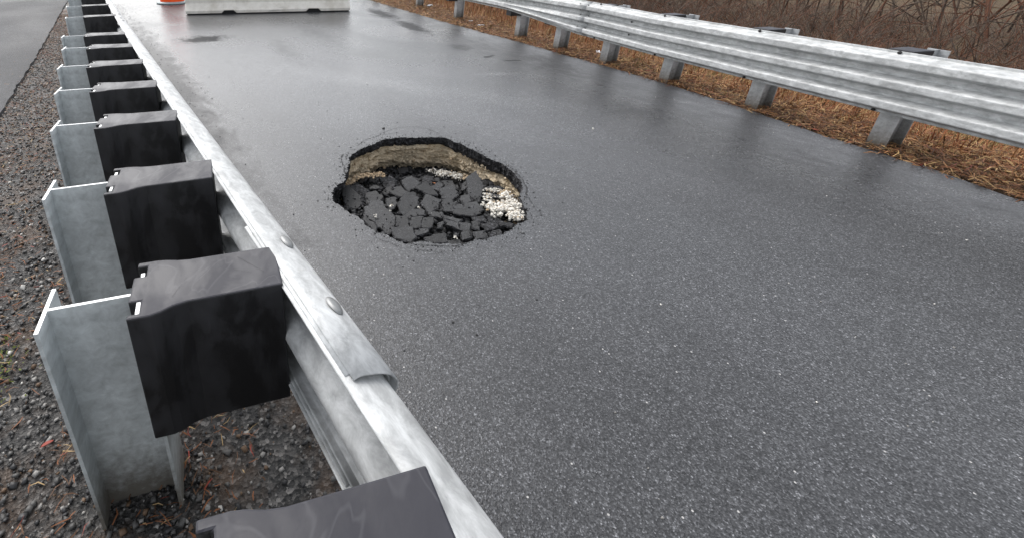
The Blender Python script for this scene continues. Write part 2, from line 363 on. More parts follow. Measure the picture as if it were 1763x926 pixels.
# gravel strip between path and rail, and the path with its broken kerbless edge
PE = [(-1.25, -9), (-1.15, 0), (-1.03, 4), (-.949, 5.878), (-.881, 7.149), (-.773, 8.672), (-.605, 11.886), (-.455, 15.027), (-.296, 18.22), (.1, 24), (3.5, 75)]
def pedge(y): return float(np.interp(y, [p[1] for p in PE], [p[0] for p in PE]))
ys = np.arange(-9, 40, .15)
V = []; F = []
for i, y in enumerate(ys):
    for j in range(9):
        t = j/8; x0 = pedge(y)-.12; x1 = .54+lcurve(y); x = x0+(x1-x0)*t
        V.append((x, y, -.012+.02*fbm(x*5, y*5, 6)-.012*(j == 8)))
for i in range(len(ys)-1):
    for j in range(8):
        a = i*9+j; F.append((a, a+1, a+10, a+9))
gs = mesh('gravel_strip', V, F, M_gravel, smooth=True); props(gs, kind='structure')
pe = jitter_line(PE, .14, .009, 12)+[PE[-1]]
n = len(pe)
V = [(x, y, .022) for x, y in pe]+[(x-.03, y, .024) for x, y in pe]+[(x+.012, y, -.05) for x, y in pe]+[(-3.1+.4*y*.06, y, .024) for x, y in pe]+[(-3.13+.4*y*.06, y, -.05) for x, y in pe]
F = []
for i in range(n-1):
    F += [(i, n+i, n+i+1, i+1), (2*n+i, i, i+1, 2*n+i+1), (n+i, 3*n+i, 3*n+i+1, n+i+1), (3*n+i, 4*n+i, 4*n+i+1, 3*n+i+1)]
path = mesh('path', V, F, M_path); props(path, kind='structure')
bm = bmesh.new(); bm.from_mesh(path.data); bmesh.ops.recalc_face_normals(bm, faces=bm.faces); bm.to_mesh(path.data); bm.free()
if np.mean([p.normal.z for p in path.data.polygons]) < 0: path.data.flip_normals()

# ------------------------------------------------------------------ the sinkhole
def zf(x, y):
    s = ((x-1.9)*.4+(y-1.75)*.916)/1.65; s = np.clip(s, 0, 1); s = s*s*(3-2*s); return -.05-.26*s
pit = empty('sinkhole', (cx0, cy0, 0), kind='structure')
pit['label'] = 'collapsed hole in the wet road showing black asphalt edge over tan soil'
off = Matrix.Translation((-cx0, -cy0, 0))
def rel(V): return [(x-cx0, y-cy0, z) for x, y, z in V]
R = np.array(rimf)[::1]; n = len(R)
tn = np.roll(R, -3, 0)-np.roll(R, 3, 0); tn /= np.linalg.norm(tn, axis=1)[:, None]
area = .5*np.sum(R[:, 0]*np.roll(R[:, 1], -1)-np.roll(R[:, 0], -1)*R[:, 1])
nr = np.c_[tn[:, 1], -tn[:, 0]]*(1 if area > 0 else -1)          # outward
sarc = np.cumsum(np.linalg.norm(R-np.roll(R, 1, 0), axis=1))
# bound asphalt layer
rows = 7; V = []; F = []
for k in range(rows):
    t = k/(rows-1)
    bot = -.086+.05*fbm(sarc*5, sarc*0, 3)-.028*np.clip((R[:, 0]-2.45)*3, 0, 1)*np.clip((3.2-R[:, 1])*3, 0, 1)
    z = t*bot
    o_ = (-.010*np.sin(pi*t)+.02*t)+.040*fbm(sarc*26, np.full(n, k*1.7), 11)*min(1, t*3)
    P = R+nr*o_[:, None] if k else R
    for i in range(n): V.append((P[i, 0], P[i, 1], z[i] if k else 0))
for k in range(2):                                               # underside of the overhang
    P = R+nr*(.05+.06*k)
    for i in range(n): V.append((P[i, 0], P[i, 1], bot[i]+.004*k))
for k in range(rows+1):
    for i in range(n): F.append((k*n+i, k*n+(i+1) % n, (k+1)*n+(i+1) % n, (k+1)*n+i))
mesh('asphalt_edge', rel(V), F, M_raw, pit)
# soil wall
rows = 34; V = []; F = []
for k in range(rows):
    t = k/(rows-1); z = -.078-.42*t
    o_ = .028+.055*t*t+.08*fbm(sarc*4+k*.1, np.full(n, k*.25), 21, 5)+.075*fbm(sarc*17-k*.35, np.full(n, k*.62), 31, 5)
    und = np.clip((t-.42)*3, 0, 1)*.08
    P = R+nr*(o_+und)[:, None]
    for i in range(n): V.append((P[i, 0], P[i, 1], z))
for k in range(rows-1):
    for i in range(n): F.append((k*n+i, k*n+(i+1) % n, (k+1)*n+(i+1) % n, (k+1)*n+i))
mesh('soil_wall', rel(V), F, [M_soil, M_rub], pit, mi=[1 if (R[q[0] % n][0] < 1.60 and R[q[0] % n][1] < 2.88) or (R[q[0] % n][1] < 1.80) else 0 for q in F])
# stones bedded in the soil wall
rs = np.random.default_rng(91); ii = rs.integers(0, n, 1400); tt = rs.uniform(.05, .62, 1400)
ok = (R[ii, 0] > 1.62) & (R[ii, 1] > 1.85); ii, tt = ii[ok], tt[ok]
PP = R[ii]+nr[ii]*(.030+.05*tt*tt+.02*rs.normal(size=len(ii)))[:, None]
SOILSTONES = np.c_[PP[:, 0]-cx0, PP[:, 1]-cy0, -.082-.42*tt]
# floor of fine dark rubble
N = 90; V = []; F = []
gx = np.linspace(1.05, 3.1, N); gy = np.linspace(1.4, 3.65, N)
for y in gy:
    for x in gx:
        V.append((x, y, float(zf(x, y)-.05+.10*fbm(x*9, y*9, 41, 5)+.03*fbm(x*40, y*40, 44, 2))))
for i in range(N-1):
    for j in range(N-1):
        a = i*N+j; F.append((a, a+1, a+N+1, a+N))
cen = np.array([cx0, cy0])
from mathutils import geometry
def inside(x, y, poly):
    c = False; j = len(poly)-1
    for i in range(len(poly)):
        if (poly[i][1] > y) != (poly[j][1] > y) and x < (poly[j][0]-poly[i][0])*(y-poly[i][1])/(poly[j][1]-poly[i][1])+poly[i][0]: c = not c
        j = i
    return c
bigger = [(cx0+(x-cx0)*1.14, cy0+(y-cy0)*1.14) for x, y in RIM]
F = [q for q in F if inside(V[q[0]][0], V[q[0]][1], bigger)]
mesh('pit_floor', rel(V), F, M_rub, pit, smooth=False)

rub = empty('asphalt_rubble', (cx0, cy0, -.2), 'heap of cracked black asphalt slabs fallen into the hole in the road', 'rubble')
def relr(V): return [(x-cx0, y-cy0, z+.2) for x, y, z in V]
def slab(poly, zt, th, tilt, az, seed, mats=(M_slab, M_raw), nm='asphalt_slab', inset=.012, par=None):
    rs = np.random.default_rng(seed)
    P = np.array(poly, float); c = P.mean(0)
    pts = []
    m_ = len(P)
    for i in range(m_):
        a, b = P[i], P[(i+1) % m_]; L = np.linalg.norm(b-a); k = max(2, int(L/.022))
        for q in range(k):
            p = a+(b-a)*q/k; p = p+rs.normal(size=2)*.0045; pts.append(p)
    pts = np.array(pts); dd = np.linalg.norm(pts-c, axis=1, keepdims=True)
    top = c+(pts-c)*(1-.004/dd.clip(.02)); low = c+(pts-c)*(1+.004/dd); bot = c+(pts-c)*(1-inset/dd.clip(.02))
    def hz(p): return (p-c)@np.array([cos(az), sin(az)])*math.tan(tilt)
    V = []
    m_ = len(pts)
    for ring, dz in ((top, 0), (low, -.006), (c+(pts-c)*(1+.006*rs.normal(size=(m_, 1))), -th*.5), (bot, -th)):
        for p in ring: V.append((p[0], p[1], zt+hz(p)+dz+(rs.normal()*.0012 if dz == 0 else rs.normal()*.003)))
    F = [tuple(range(m_)), tuple(range(4*m_-1, 3*m_-1, -1))]; mi = [0, 1]
    for k in range(3):
        for i in range(m_): F.append((k*m_+i, (k+1)*m_+i, (k+1)*m_+(i+1) % m_, k*m_+(i+1) % m_)); mi.append(1)
    ar = .5*np.sum(pts[:, 0]*np.roll(pts[:, 1], -1)-np.roll(pts[:, 0], -1)*pts[:, 1])
    if ar < 0: F = [q[::-1] for q in F]
    return mesh(nm, relr(V), F, list(mats), par or rub, mi=mi)
for i, s in enumerate(SLABS):
    c = np.mean(s, axis=0); z = float(zf(*c))
    near = c[1] < 2.2
    q = [tuple(c+(np.array(p)-c)*(1.05 if near else 1.0)) for p in s]
    slab(q, mats=((M_raw, M_raw) if (c[0] > 2.04 and c[1] < 2.0) or c[1] > 2.82 else (M_slab, M_raw)), zt=z+(.055 if i in (6, 7, 24, 28) else .03)+random.uniform(-.008, .008), th=random.uniform(.035, .055), tilt=radians(random.uniform(.5, 3.5 if near else 9)), az=random.uniform(0, 2*pi), seed=100+i)
# smaller broken pieces packed between the slabs, one stuff part
def rocks(cs, sz, seed, flatten=.6, ang=1.):
    """n rough 8-corner stones"""
    rs = np.random.default_rng(seed); n = len(cs)
    base = np.array([(x, y, z) for z in (-1, 1) for y in (-1, 1) for x in (-1, 1)], float)
    top = np.array([[0, 0, -1.15], [0, 0, 1.15]])
    b = np.concatenate([base*.72])
    V = b[None]*(1+rs.uniform(-.42, .42, (n, 8, 3)))
    V[:, 4:, :2] *= rs.uniform(.55, 1, (n, 1, 1)); V[:, :, 2] *= flatten; V[:, :, 0] *= rs.uniform(.7, 1.4, (n, 1))
    A = rs.normal(size=(n, 3)); A[:, :2] *= .35*ang; A[:, 2] = rs.uniform(0, 6.28, n)
    ca, sa = np.cos(A), np.sin(A)
    def rot(V, i, c, s):
        a, b_ = [(1, 2), (2, 0), (0, 1)][i]; x = V[..., a].copy(); y = V[..., b_].copy()
        V[..., a] = x*c[:, None]-y*s[:, None]; V[..., b_] = x*s[:, None]+y*c[:, None]
    for i in (0, 1, 2): rot(V, i, ca[:, i], sa[:, i])
    V = V*np.asarray(sz)[:, None, None]+np.asarray(cs)[:, None, :]
    q = np.array([(0, 2, 3, 1), (4, 5, 7, 6), (0, 1, 5, 4), (2, 6, 7, 3), (0, 4, 6, 2), (1, 3, 7, 5)])
    F = (q[None]+8*np.arange(n)[:, None, None]).reshape(-1, 4)
    return V.reshape(-1, 3), F
V_, F_ = rocks(SOILSTONES, .003+.016*rng.uniform(0, 1, len(SOILSTONES))**2.5, 92, .8, 3.)
o = bulk('bedded_stones', V_, F_, [M_soil, M_crumb_t], np.repeat(rng.choice(2, len(SOILSTONES), p=[.75, .25]), 6), pit); o['kind'] = 'stuff'
pts = []
while len(pts) < 900:
    x, y = random.uniform(1.25, 2.95), random.uniform(1.6, 3.4)
    if inside(x, y, RIM): pts.append((x, y, float(zf(x, y))-random.uniform(.0, .05)))
sz = rng.uniform(.008, .032, 900)**1
V_, F_ = rocks([(x-cx0, y-cy0, z+.2) for x, y, z in pts], sz, 5)
o = bulk('rubble_fragments', V_, F_, [M_slab, M_raw], np.repeat(rng.integers(0, 2, 900), 6), rub); o['kind'] = 'stuff'
pts = []
while len(pts) < 1300:
    x, y = random.uniform(1.25, 2.95), random.uniform(1.6, 3.4)
    if inside(x, y, RIM) and fbm(x*6, y*6, 88) > random.uniform(-.25, .2): pts.append((x-cx0, y-cy0, float(zf(x, y))+.2+random.uniform(.0, .04)))
V_, F_ = rocks(pts, rng.uniform(.002, .008, 1300), 6)
o = bulk('rubble_fragments', V_, F_, [M_rub, M_raw], np.repeat(rng.integers(0, 2, 1300), 6), rub); o['kind'] = 'stuff'
# medium chunks as parts where the photograph shows loose lumps, far and right side of the heap
k = 0
while k < 30:
    x, y = random.uniform(1.3, 2.8), random.uniform(1.7, 3.25)
    if not inside(x, y, RIM) or (y < 2.62 and x < 2.12) or (y > 2.1 and y < 2.62 and x < 2.4): continue
    k += 1; r0 = random.uniform(.028, .062); m_ = random.randint(5, 7); a0 = random.uniform(0, 6)
    pl = [(x+r0*random.uniform(.7, 1.2)*cos(a0+2*pi*i/m_), y+r0*random.uniform(.7, 1.2)*sin(a0+2*pi*i/m_)) for i in range(m_)]
    slab(pl, float(zf(x, y))+random.uniform(-.005, .045), random.uniform(.03, .05), radians(random.uniform(5, 38)), random.uniform(0, 6.28), 300+k, mats=(M_slab, M_raw) if k % 3 else (M_raw, M_raw), nm='asphalt_chunk')
# pale crumbs
def crumbs(nm, mat, blobs, n, s0, s1, seed, sub=None):
    rs = np.random.default_rng(seed); cs = []
    while len(cs) < n:
        bx, by, bz, r_ = blobs[rs.integers(len(blobs))]
        a = rs.uniform(0, 6.28); rr = r_*math.sqrt(rs.uniform())*rs.choice([1, 1, 1, 1.7]); x, y = bx+rr*cos(a), by+rr*sin(a)
        if fbm(x*22, y*22, seed, 4) < rs.uniform(-.22, .08): continue
        cs.append((x-cx0, y-cy0, bz+max(0, rs.uniform(.3, 1)*r_*.5*(1-rr/r_))+.03*fbm(x*40, y*40, seed)))
    sz = s0+(s1-s0)*rs.uniform(0, 1, n)**2.2
    V_, F_ = rocks(cs, sz, seed, .62, 3.)
    o = bulk(nm, V_, F_, [mat, M_crumb_t, M_crumb_g], np.repeat(rs.choice(3, n, p=[.82, .08, .10]), 6), pit); o['kind'] = 'stuff'; return o
def bl(pts, z, r_): return [(x, y, (float(zf(x, y))+z), r_) for x, y in pts]

TANL = [(1.675, 3.003), (1.732, 3.032), (1.797, 3.057), (1.861, 3.069), (1.911, 3.056), (1.955, 3.032), (2.008, 3.011)]
crumbs('tan_crumbs', M_crumb_t, [(x, y, -.16, .032) for x, y in TANL], 1000, .002, .010, 61)
WT = [(2.593, 3.008), (2.637, 2.958), (2.666, 2.892), (2.693, 2.826), (2.681, 2.756), (2.60, 2.90)]
crumbs('white_crumbs', M_crumb_w, bl(WT, .03, .045), 900, .002, .010, 62)
WR = [(2.302, 2.007), (2.354, 1.976), (2.346, 1.916), (2.341, 1.86), (2.303, 1.802), (2.256, 1.911), (2.40, 1.98), (2.34, 1.95), (2.32, 1.86), (2.293, 2.082)]
crumbs('white_crumbs', M_crumb_w, bl(WR[:-3]+[(2.47, 1.97), (2.50, 2.06), (2.44, 1.90), (2.56, 2.12), (2.42, 1.92)], .045, .045), 2000, .0022, .014, 63)
crumbs('tan_crumbs', M_crumb_t, [(x-.05, y+.02, -.13, .05) for x, y in [(2.688, 2.166), (2.631, 2.093), (2.568, 2.028), (2.512, 1.963), (2.468, 1.897), (2.427, 1.853)]], 1300, .003, .013, 64)
crumbs('white_crumbs', M_crumb_w, bl([(2.444, 2.186), (2.58, 2.30), (2.62, 2.26), (2.52, 2.25), (2.38, 2.13)], .045, .03), 420, .002, .009, 65)
crumbs('tan_crumbs', M_crumb_t, bl([(2.693, 2.696), (2.70, 2.60), (2.66, 2.66)], .05, .03), 200, .002, .011, 66)
crumbs('white_crumbs', M_crumb_w, bl([(1.734, 1.80), (1.773, 1.805), (1.632, 2.305), (1.694, 2.386), (1.845, 2.263), (1.50, 2.30)], .042, .012), 30, .004, .009, 67)

# hairline cracks in the road round the hole
def ribbon(nm, pts, w0, z, mat, seed, parent=None):
    P = jitter_line(pts, .012, .0035, seed)+[pts[-1]]; n = len(P); V = []
    rs = np.random.default_rng(seed)
    for i, p in enumerate(P):
        a = np.array(P[max(0, i-1)]); b = np.array(P[min(n-1, i+1)]); t = b-a; t /= np.linalg.norm(t)+1e-9
        ww = w0*rs.uniform(.15, 1.)*(1 if 0 < i < n-1 else .1)
        V += [(p[0]-t[1]*ww, p[1]+t[0]*ww, z), (p[0]+t[1]*ww, p[1]-t[0]*ww, z)]
    F = [(2*i, 2*i+1, 2*i+3, 2*i+2) for i in range(n-1)]
    return mesh(nm, V, F, mat, parent)
CR = [([(1.762, 3.236), (1.71, 3.179), (1.665, 3.072), (1.654, 3.014), (1.625, 2.969), (1.59, 2.89)], .007),
      ([(1.47, 1.90), (1.507, 1.846), (1.603, 1.782), (1.676, 1.733), (1.727, 1.716), (1.80, 1.706)], .004),
      ([(2.2, 3.42), (2.322, 3.489), (2.532, 3.535), (2.721, 3.462), (2.784, 3.341), (2.80, 3.187)], .0028),
      ([(2.84, 2.40), (2.80, 2.26), (2.73, 2.12), (2.64, 2.0), (2.55, 1.93)], .005),
      ([(2.60, 1.99), (2.543, 1.891), (2.473, 1.793), (2.441, 1.682)], .0025),
      ([(1.95, 3.33), (2.1, 3.42), (2.3, 3.45), (2.5, 3.41)], .0022),
      ([(1.36, 1.98), (1.42, 1.86), (1.52, 1.77), (1.60, 1.70)], .002)]
for i, (c, w0) in enumerate(CR):
    o = ribbon('crack', c, w0, .003, M_dark, 70+i, road)

# ------------------------------------------------------------------ left guardrail
gl = empty('guardrail', (.0, 1.9, 0), 'galvanised steel guardrail with closely set posts and black offset blocks along the left road edge', 'guardrail')
inv = Matrix.Translation((0, -1.9, 0))
PX, PF = .235, .083
def ibeam():
    t = .010; wb = .0045
    return [(-PX, -PF), (-PX+t, -PF), (-PX+t, -wb), (-t, -wb), (-t, -PF), (0, -PF), (0, PF), (-t, PF), (-t, wb), (-PX+t, wb), (-PX+t, PF), (-PX, PF)]
V, F = prism(ibeam(), -.35, .80)
pm = bpy.data.meshes.new('post'); pm.from_pydata(V, [], F); pm.materials.append(M_post); pm.materials.append(M_cut); pm.polygons[1].material_index = 1; pm.update()
bo = [(-.030, -.112), (.025, -.112), (.05, -.105), (.08, -.09), (.115, -.082), (.365, -.079), (.365, .104), (.115, .104), (.08, .109), (.05, .118), (.025, .122), (-.030, .122), (-.030, .100), (-.002, .100), (-.002, .056), (-.034, .056), (-.034, -.048), (-.002, -.048), (-.002, -.094), (-.030, -.094)]
V, F = prism([(x, y) for x, y in bo], -.44, 0.)
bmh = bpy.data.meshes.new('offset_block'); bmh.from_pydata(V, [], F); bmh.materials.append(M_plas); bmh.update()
scrs = [([(x+dx*t-wy*dy, y+dy*t+wy*dx, .0012+zz) for t, wy in ((0, -.0035), (1, -.002), (1, .002), (0, .0035)) for zz in (0,)], [(0, 1, 2, 3)]) for x, y, dx, dy in ((.075, -.055, .035, .075), (.10, .03, .02, .03), (.25, .075, .07, -.09), (.235, .02, .05, -.03))]
sms = []
for v_, f_ in scrs:
    sm = bpy.data.meshes.new('scratch_mark'); sm.from_pydata(v_, [], f_); sm.materials.append(M_dark); sm.update(); sms.append(sm)
hV, hF = [], []
def disc(cx, cz, rx, rz, x, n=14): 
    return [(x, cx+rx*cos(2*pi*i/n), cz+rz*sin(2*pi*i/n)) for i in range(n)], [tuple(range(n))]
V, F = disc(-.045, -.27, .010, .016, -PX+.0125)
hm = bpy.data.meshes.new('bolt_hole'); hm.from_pydata(V, [], F); hm.materials.append(M_cut); hm.update()
posts = [(-1.13, .0, -14), (-.37, .0, -14), (.39, 0, -14), (1.147, .004, -14), (1.876, -.004, -13.5), (2.657, 0., -15), (3.396, .007, -15), (4.146, .011, -14), (4.941, .036, -14), (5.679, .029, -10), (7.30, .061, -3), (8.717, .075, 0)]
y = 10.2
while y < 30: posts.append((y, lcurve(y), 0)); y += 1.5
rs = np.random.default_rng(3)
for i, (y, x, a) in enumerate(posts):
    dz = 0 if i < 12 else rs.uniform(-.006, .006)
    p = bpy.data.objects.new('post', pm); link(p, gl); p.location = (x, y-1.9, dz); p.rotation_euler = (rs.normal()*.004, rs.normal()*.004, radians(a*.9))
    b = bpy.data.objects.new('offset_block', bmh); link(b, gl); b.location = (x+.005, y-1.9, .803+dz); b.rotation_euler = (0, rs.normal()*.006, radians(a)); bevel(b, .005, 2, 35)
    if i in (3, 4, 5, 6, 8, 10):
        for q in ((0, 2) if i != 3 else (0, 2, 3)): link(bpy.data.objects.new('scratch_mark', sms[q]), b)
    if y < 6:
        h = bpy.data.objects.new('bolt_hole', hm); link(h, p)
def wprof(s=1.2, n=5):
    k = [(0, 0), (.012, .003), (.024, .003), (.036, -.004), (.064, -.014), (.094, -.032), (.114, -.056), (.121, -.080), (.115, -.098), (.092, -.114), (.050, -.136), (.024, -.153), (.006, -.168), (0, -.187)]
    full = k+[(d_, -.374-z) for d_, z in k[-2::-1]]
    # densify with smoothing
    P = np.array(full); t = np.linspace(0, len(P)-1, 60); Q = np.c_[np.interp(t, range(len(P)), P[:, 0]), np.interp(t, range(len(P)), P[:, 1])]
    for _ in range(2): Q[1:-1] = .25*Q[:-2]+.5*Q[1:-1]+.25*Q[2:]
    return [tuple(q) for q in Q]
WP = wprof()
def lpath(y):
    e = .01; dx = (lcurve(y+e)-lcurve(y-e))/(2*e); L = math.hypot(1, dx); return (.366+lcurve(y)-.016, y), (1/L, -dx/L)
def rail_seg(y0, y1, dd, dz, nm='rail_panel', sp=.25, par=None, path=lpath, prof=None, o0=1.9, mat=None):
    ys = list(np.arange(y0, y1, sp))+[y1]
    V, F = extrude_profile(prof or (lambda y: [(d_+dd, z+dz) for d_, z in WP]), ys, path)
    V = [(x, y-o0, z) for x, y, z in V]
    o = mesh(nm, V, F, mat or M_rail, par, smooth=True); solidify(o, .004, 0); return o
ZT = .797
rail_seg(.62, 7.02, .010, ZT+.003, par=gl)
rail_seg(.64, 7.02, .0, ZT-.001, par=gl)       # nested second sheet
rail_seg(-3.2, 1.318, -.010, ZT-.005, par=gl)
rail_seg(6.72, 30.5, .004, ZT-.004, par=gl)
# lap bolts on the crest, domed oval heads
def dome(rx, ry, h, n=18, rings=4):
    V = [(0, 0, h)]; F = []
    for k in range(1, rings+1):
        a = k/rings*pi/2
        V += [(rx*sin(a)*cos(2*pi*i/n), ry*sin(a)*sin(2*pi*i/n), h*cos(a)) for i in range(n)]
    for i in range(n): F.append((0, 1+i, 1+(i+1) % n))
    for k in range(rings-1):
        for i in range(n): a = 1+k*n+i; b_ = 1+k*n+(i+1) % n; F.append((a, a+n, b_+n, b_))
    return V, F
V, F = dome(.020, .038, .011)
dm = bpy.data.meshes.new('bolt_head'); dm.from_pydata(V, [], F); dm.materials.append(M_bolt); dm.polygons.foreach_set('use_smooth', [True]*len(dm.polygons)); dm.update()
def crest(y, f_):    # point and tilt on the upper crest of the left rail
    i = f_; d_, z = WP[i]; d2, z2 = WP[i+1]; (px, py), _ = lpath(y); return (px+d_+.012, py-1.9, ZT+.005+z), math.atan2(-(z2-z), d2-d_)
for y, f_ in ((1.19, 10), (.86, 10)):
    loc, tl = crest(y, f_); b = bpy.data.objects.new('bolt_head', dm); link(b, gl); b.location = loc; b.rotation_euler = (0, tl, 0)
hx = [(.017*cos(pi/3*i), .017*sin(pi/3*i)) for i in range(6)]
V, F = prism(hx, 0, .016); nm_ = bpy.data.meshes.new('nut'); nm_.from_pydata(V, [], F); nm_.materials.append(M_bolt); nm_.update()
for y in (.72, .88, 1.04, 6.80, 6.93):
    for f_ in (17, 21):
        d_, z = WP[f_]; (px, py), _ = lpath(y); d2, z2 = WP[f_+1]; d1, z1 = WP[f_-1]; nn = Vector((z2-z1, 0, -(d2-d1))).normalized()
        if nn.x > 0: nn = -nn
        q = bpy.data.objects.new('nut', nm_); link(q, gl); q.location = (px+d_-.012+nn.x*.004, py-1.9, ZT-.004+z+nn.z*.004); q.rotation_euler = nn.to_track_quat('Z', 'Y').to_euler()
for y, f_ in ((6.75, 9), (6.98, 8), (7.45, 9)):
    loc, tl = crest(y, f_); b = bpy.data.objects.new('bolt_head', dm); link(b, gl); b.location = loc; b.rotation_euler = (0, tl, 0); b.scale = (.9, .7, .8)
# ------------------------------------------------------------------ right guardrail
gr_ = empty('guardrail', (6.7, 4.3, 0), 'galvanised guardrail of two corrugated waves widening to three along the right verge', 'guardrail')
OX, OY = 6.7, 4.3
def tp(z0, z1):
    # three crests between z0 (top) and z1 (bottom)
    t = np.linspace(0, 1, 91); z = z0+(z1-z0)*t
    ph = (t*3) % 1.0; ph[-1] = 0.
    d_ = .5-.5*np.cos(2*pi*ph); d_ = np.clip((d_-.12)/.68, 0, 1); d_ = d_*d_*(3-2*d_)
    return d_*.094, z
def wp2(z0, z1):
    # two crests, sampled so the lower one can split into the second and third
    t = np.linspace(0, 1, 91); u = np.where(t < 1/3, t*1.5, .5+(t-1/3)*.75)
    z = z0+(z1-z0)*u; ph = (u*2) % 1.0; ph[-1] = 0.
    d_ = .5-.5*np.cos(2*pi*ph); d_ = np.clip((d_-.12)/.68, 0, 1); d_ = d_*d_*(3-2*d_)
    return d_*.096, z
def rtop(y): return float(np.interp(y, [2, 3.3, 4.5, 6, 30], [.863, .868, .898, .905, .905]))
def rprof(y):
    zt = rtop(y); f_ = float(np.interp(y, [4.62, 6.6], [1, 0])); f_ = f_
    d3, z3 = tp(zt, zt-.515); d2, z2 = wp2(zt, zt-.385)
    d_ = d3*f_+d2*(1-f_); z = z3*f_+z2*(1-f_)
    return [(float(a), float(b)) for a, b in zip(d_, z)]
def rpath(y):
    t = rdir(y); nx, ny = -t[1], t[0]          # towards the road
    return (rpostx(y)+nx*.235, y+ny*.235), (nx, ny)
def rseg(y0, y1, dd=0., nm='rail_panel', sp=.15):
    ys = list(np.arange(y0, y1, sp))+[y1]; V = []; F = []
    for y in ys:
        (px, py), (nx, ny) = rpath(y); pr = rprof(y); n = len(pr)
        V += [(px+nx*(d_+dd)-OX, py+ny*(d_+dd)-OY, z) for d_, z in pr]
    for i in range(len(ys)-1):
        for j in range(n-1): a = i*n+j; F.append((a, a+n, a+n+1, a+1))
    o = mesh(nm, V, F, M_rail, gr_, smooth=True); solidify(o, .004, 0); return o
rseg(-6, 4.70, 0.); rseg(4.50, 6.72, .004); rseg(6.55, 13., .001); rseg(12.8, 24., .006)
V, F = [(0, 0, 0)], []
# posts: flange faces the road
def ib2(w, d_, t=.010, wb=.009):
    a = w/2; return [(-a, 0), (a, 0), (a, t), (wb/2, t), (wb/2, d_-t), (a, d_-t), (a, d_), (-a, d_), (-a, d_-t), (-wb/2, d_-t), (-wb/2, t), (-a, t)]
V, F = prism(ib2(.14, .20), -.6, .88)
rpm = bpy.data.meshes.new('post'); rpm.from_pydata(V, [], F); rpm.materials.append(M_rpost); rpm.update()
V, F = prism([(-.085, -.235), (.085, -.235), (.085, -.002), (-.085, -.002)], .44, .895)
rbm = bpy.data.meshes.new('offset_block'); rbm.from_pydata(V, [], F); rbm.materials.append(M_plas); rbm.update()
V, F = dome(.017, .013, .010, 10, 3)
bm2 = bpy.data.meshes.new('bolt'); bm2.from_pydata(V, [], F); bm2.materials.append(M_dark); bm2.materials.append(M_bolt); bm2.update()
ry = [-4.6, -3.4, -2.2, -1.1, -.05, 1.05, 2.13, 3.25, 4.32, 5.42, 6.6, 9.27, 11.9, 14.5, 17.1, 19.7, 22.3]
lean = np.random.default_rng(8)
for y in ry:
    t = rdir(y); ang = math.atan2(t[1], t[0])-pi   # local +y away from road
    p = bpy.data.objects.new('post', rpm); link(p, gr_); p.location = (rpostx(y)-OX, y-OY, -.02); p.rotation_euler = (0, lean.normal()*.012+.02, ang+pi+0*pi)
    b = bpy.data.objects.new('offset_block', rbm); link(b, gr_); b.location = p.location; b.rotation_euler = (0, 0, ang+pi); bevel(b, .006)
    # local y must point away from the road
    v = Vector((0, 1, 0)); v.rotate(b.rotation_euler)
    if v.x < 0:
        p.rotation_euler.z += pi; b.rotation_euler.z += pi
    (px, py), (nx, ny) = rpath(y); pr = rprof(y)
    idx = [j for j in range(2, 89) if pr[j][0] < pr[j-1][0]+1e-9 and pr[j][0] <= pr[j+1][0] and pr[j][0] < .02]
    va = [idx[0]] if idx else []
    if y < 5 and idx: va = [idx[0], idx[-1]]
    for j in va:
        q = bpy.data.objects.new('bolt', bm2); link(q, gr_); q.location = (px+nx*(pr[j][0]+.007)-OX, py+ny*(pr[j][0]+.007)-OY, pr[j][1]); q.rotation_euler = Vector((nx, ny, 0)).to_track_quat('Z', 'Y').to_euler()
def surfbolt(y, frac, big=1.):
    (px, py), (nx, ny) = rpath(y); pr = rprof(y); j = int(frac*90); a = pr[max(0, j-2)]; b_ = pr[min(90, j+2)]
    dd, dz = b_[0]-a[0], b_[1]-a[1]; nn = Vector((-dz, 0, dd)).normalized()   # outward in (d, z)
    if nn.x < 0: nn = -nn
    nw = Vector((nx*nn.x, ny*nn.x, nn.z))
    q = bpy.data.objects.new('bolt', bm2); link(q, gr_); q.location = (px+nx*pr[j][0]-OX+nw.x*.007, py+ny*pr[j][0]-OY+nw.y*.007, pr[j][1]+nw.z*.007); q.rotation_euler = nw.to_track_quat('Z', 'Y').to_euler(); q.scale = (big,)*3
for y in (4.47, 4.64):
    for fr in (.10, .25, .42, .58, .76, .91): surfbolt(y, fr, .8)
for y in (6.58, 6.70):
    for fr in (.07, .26, .45, .85): surfbolt(y, fr, .8)
for y in (3.72,):
    for fr in (.33, .66): surfbolt(y, fr, .9)
# ------------------------------------------------------------------ concrete barrier
A = Vector((2.439, 13.138, 0)); B = Vector((6.615, 11.698, 0)); L = (B-A).length; ang = math.atan2(B.y-A.y, B.x-A.x)
cb = empty('concrete_barrier', (A.x, A.y, 0), 'long pale concrete barrier block standing across the wet road', 'barrier', rz=ang)
bs = .03
prof = [(0, bs), (0, .10), (.17, .28), (.225, .81), (.375, .81), (.43, .28), (.60, .10), (.60, bs)]
us = [0, .92, 1.00, 1.24, 1.32, 3.18, 3.26, 3.52, 3.60, L]
V = []; F = []
for u in us:
    up = .07 if u in (1.00, 1.24, 3.26, 3.52) else 0
    V += [(u, y, (z+up if z == bs else z+(.02 if up and z == .10 else 0))) for y, z in prof]
n = len(prof)
for i in range(len(us)-1):
    for j in range(n): F.append((i*n+j, i*n+(j+1) % n, (i+1)*n+(j+1) % n, (i+1)*n+j))
F += [tuple(range(n-1, -1, -1)), tuple(range((len(us)-1)*n, len(us)*n))]
o = mesh('barrier_body', V, F, M_conc, cb); bevel(o, .018, 2, 25)
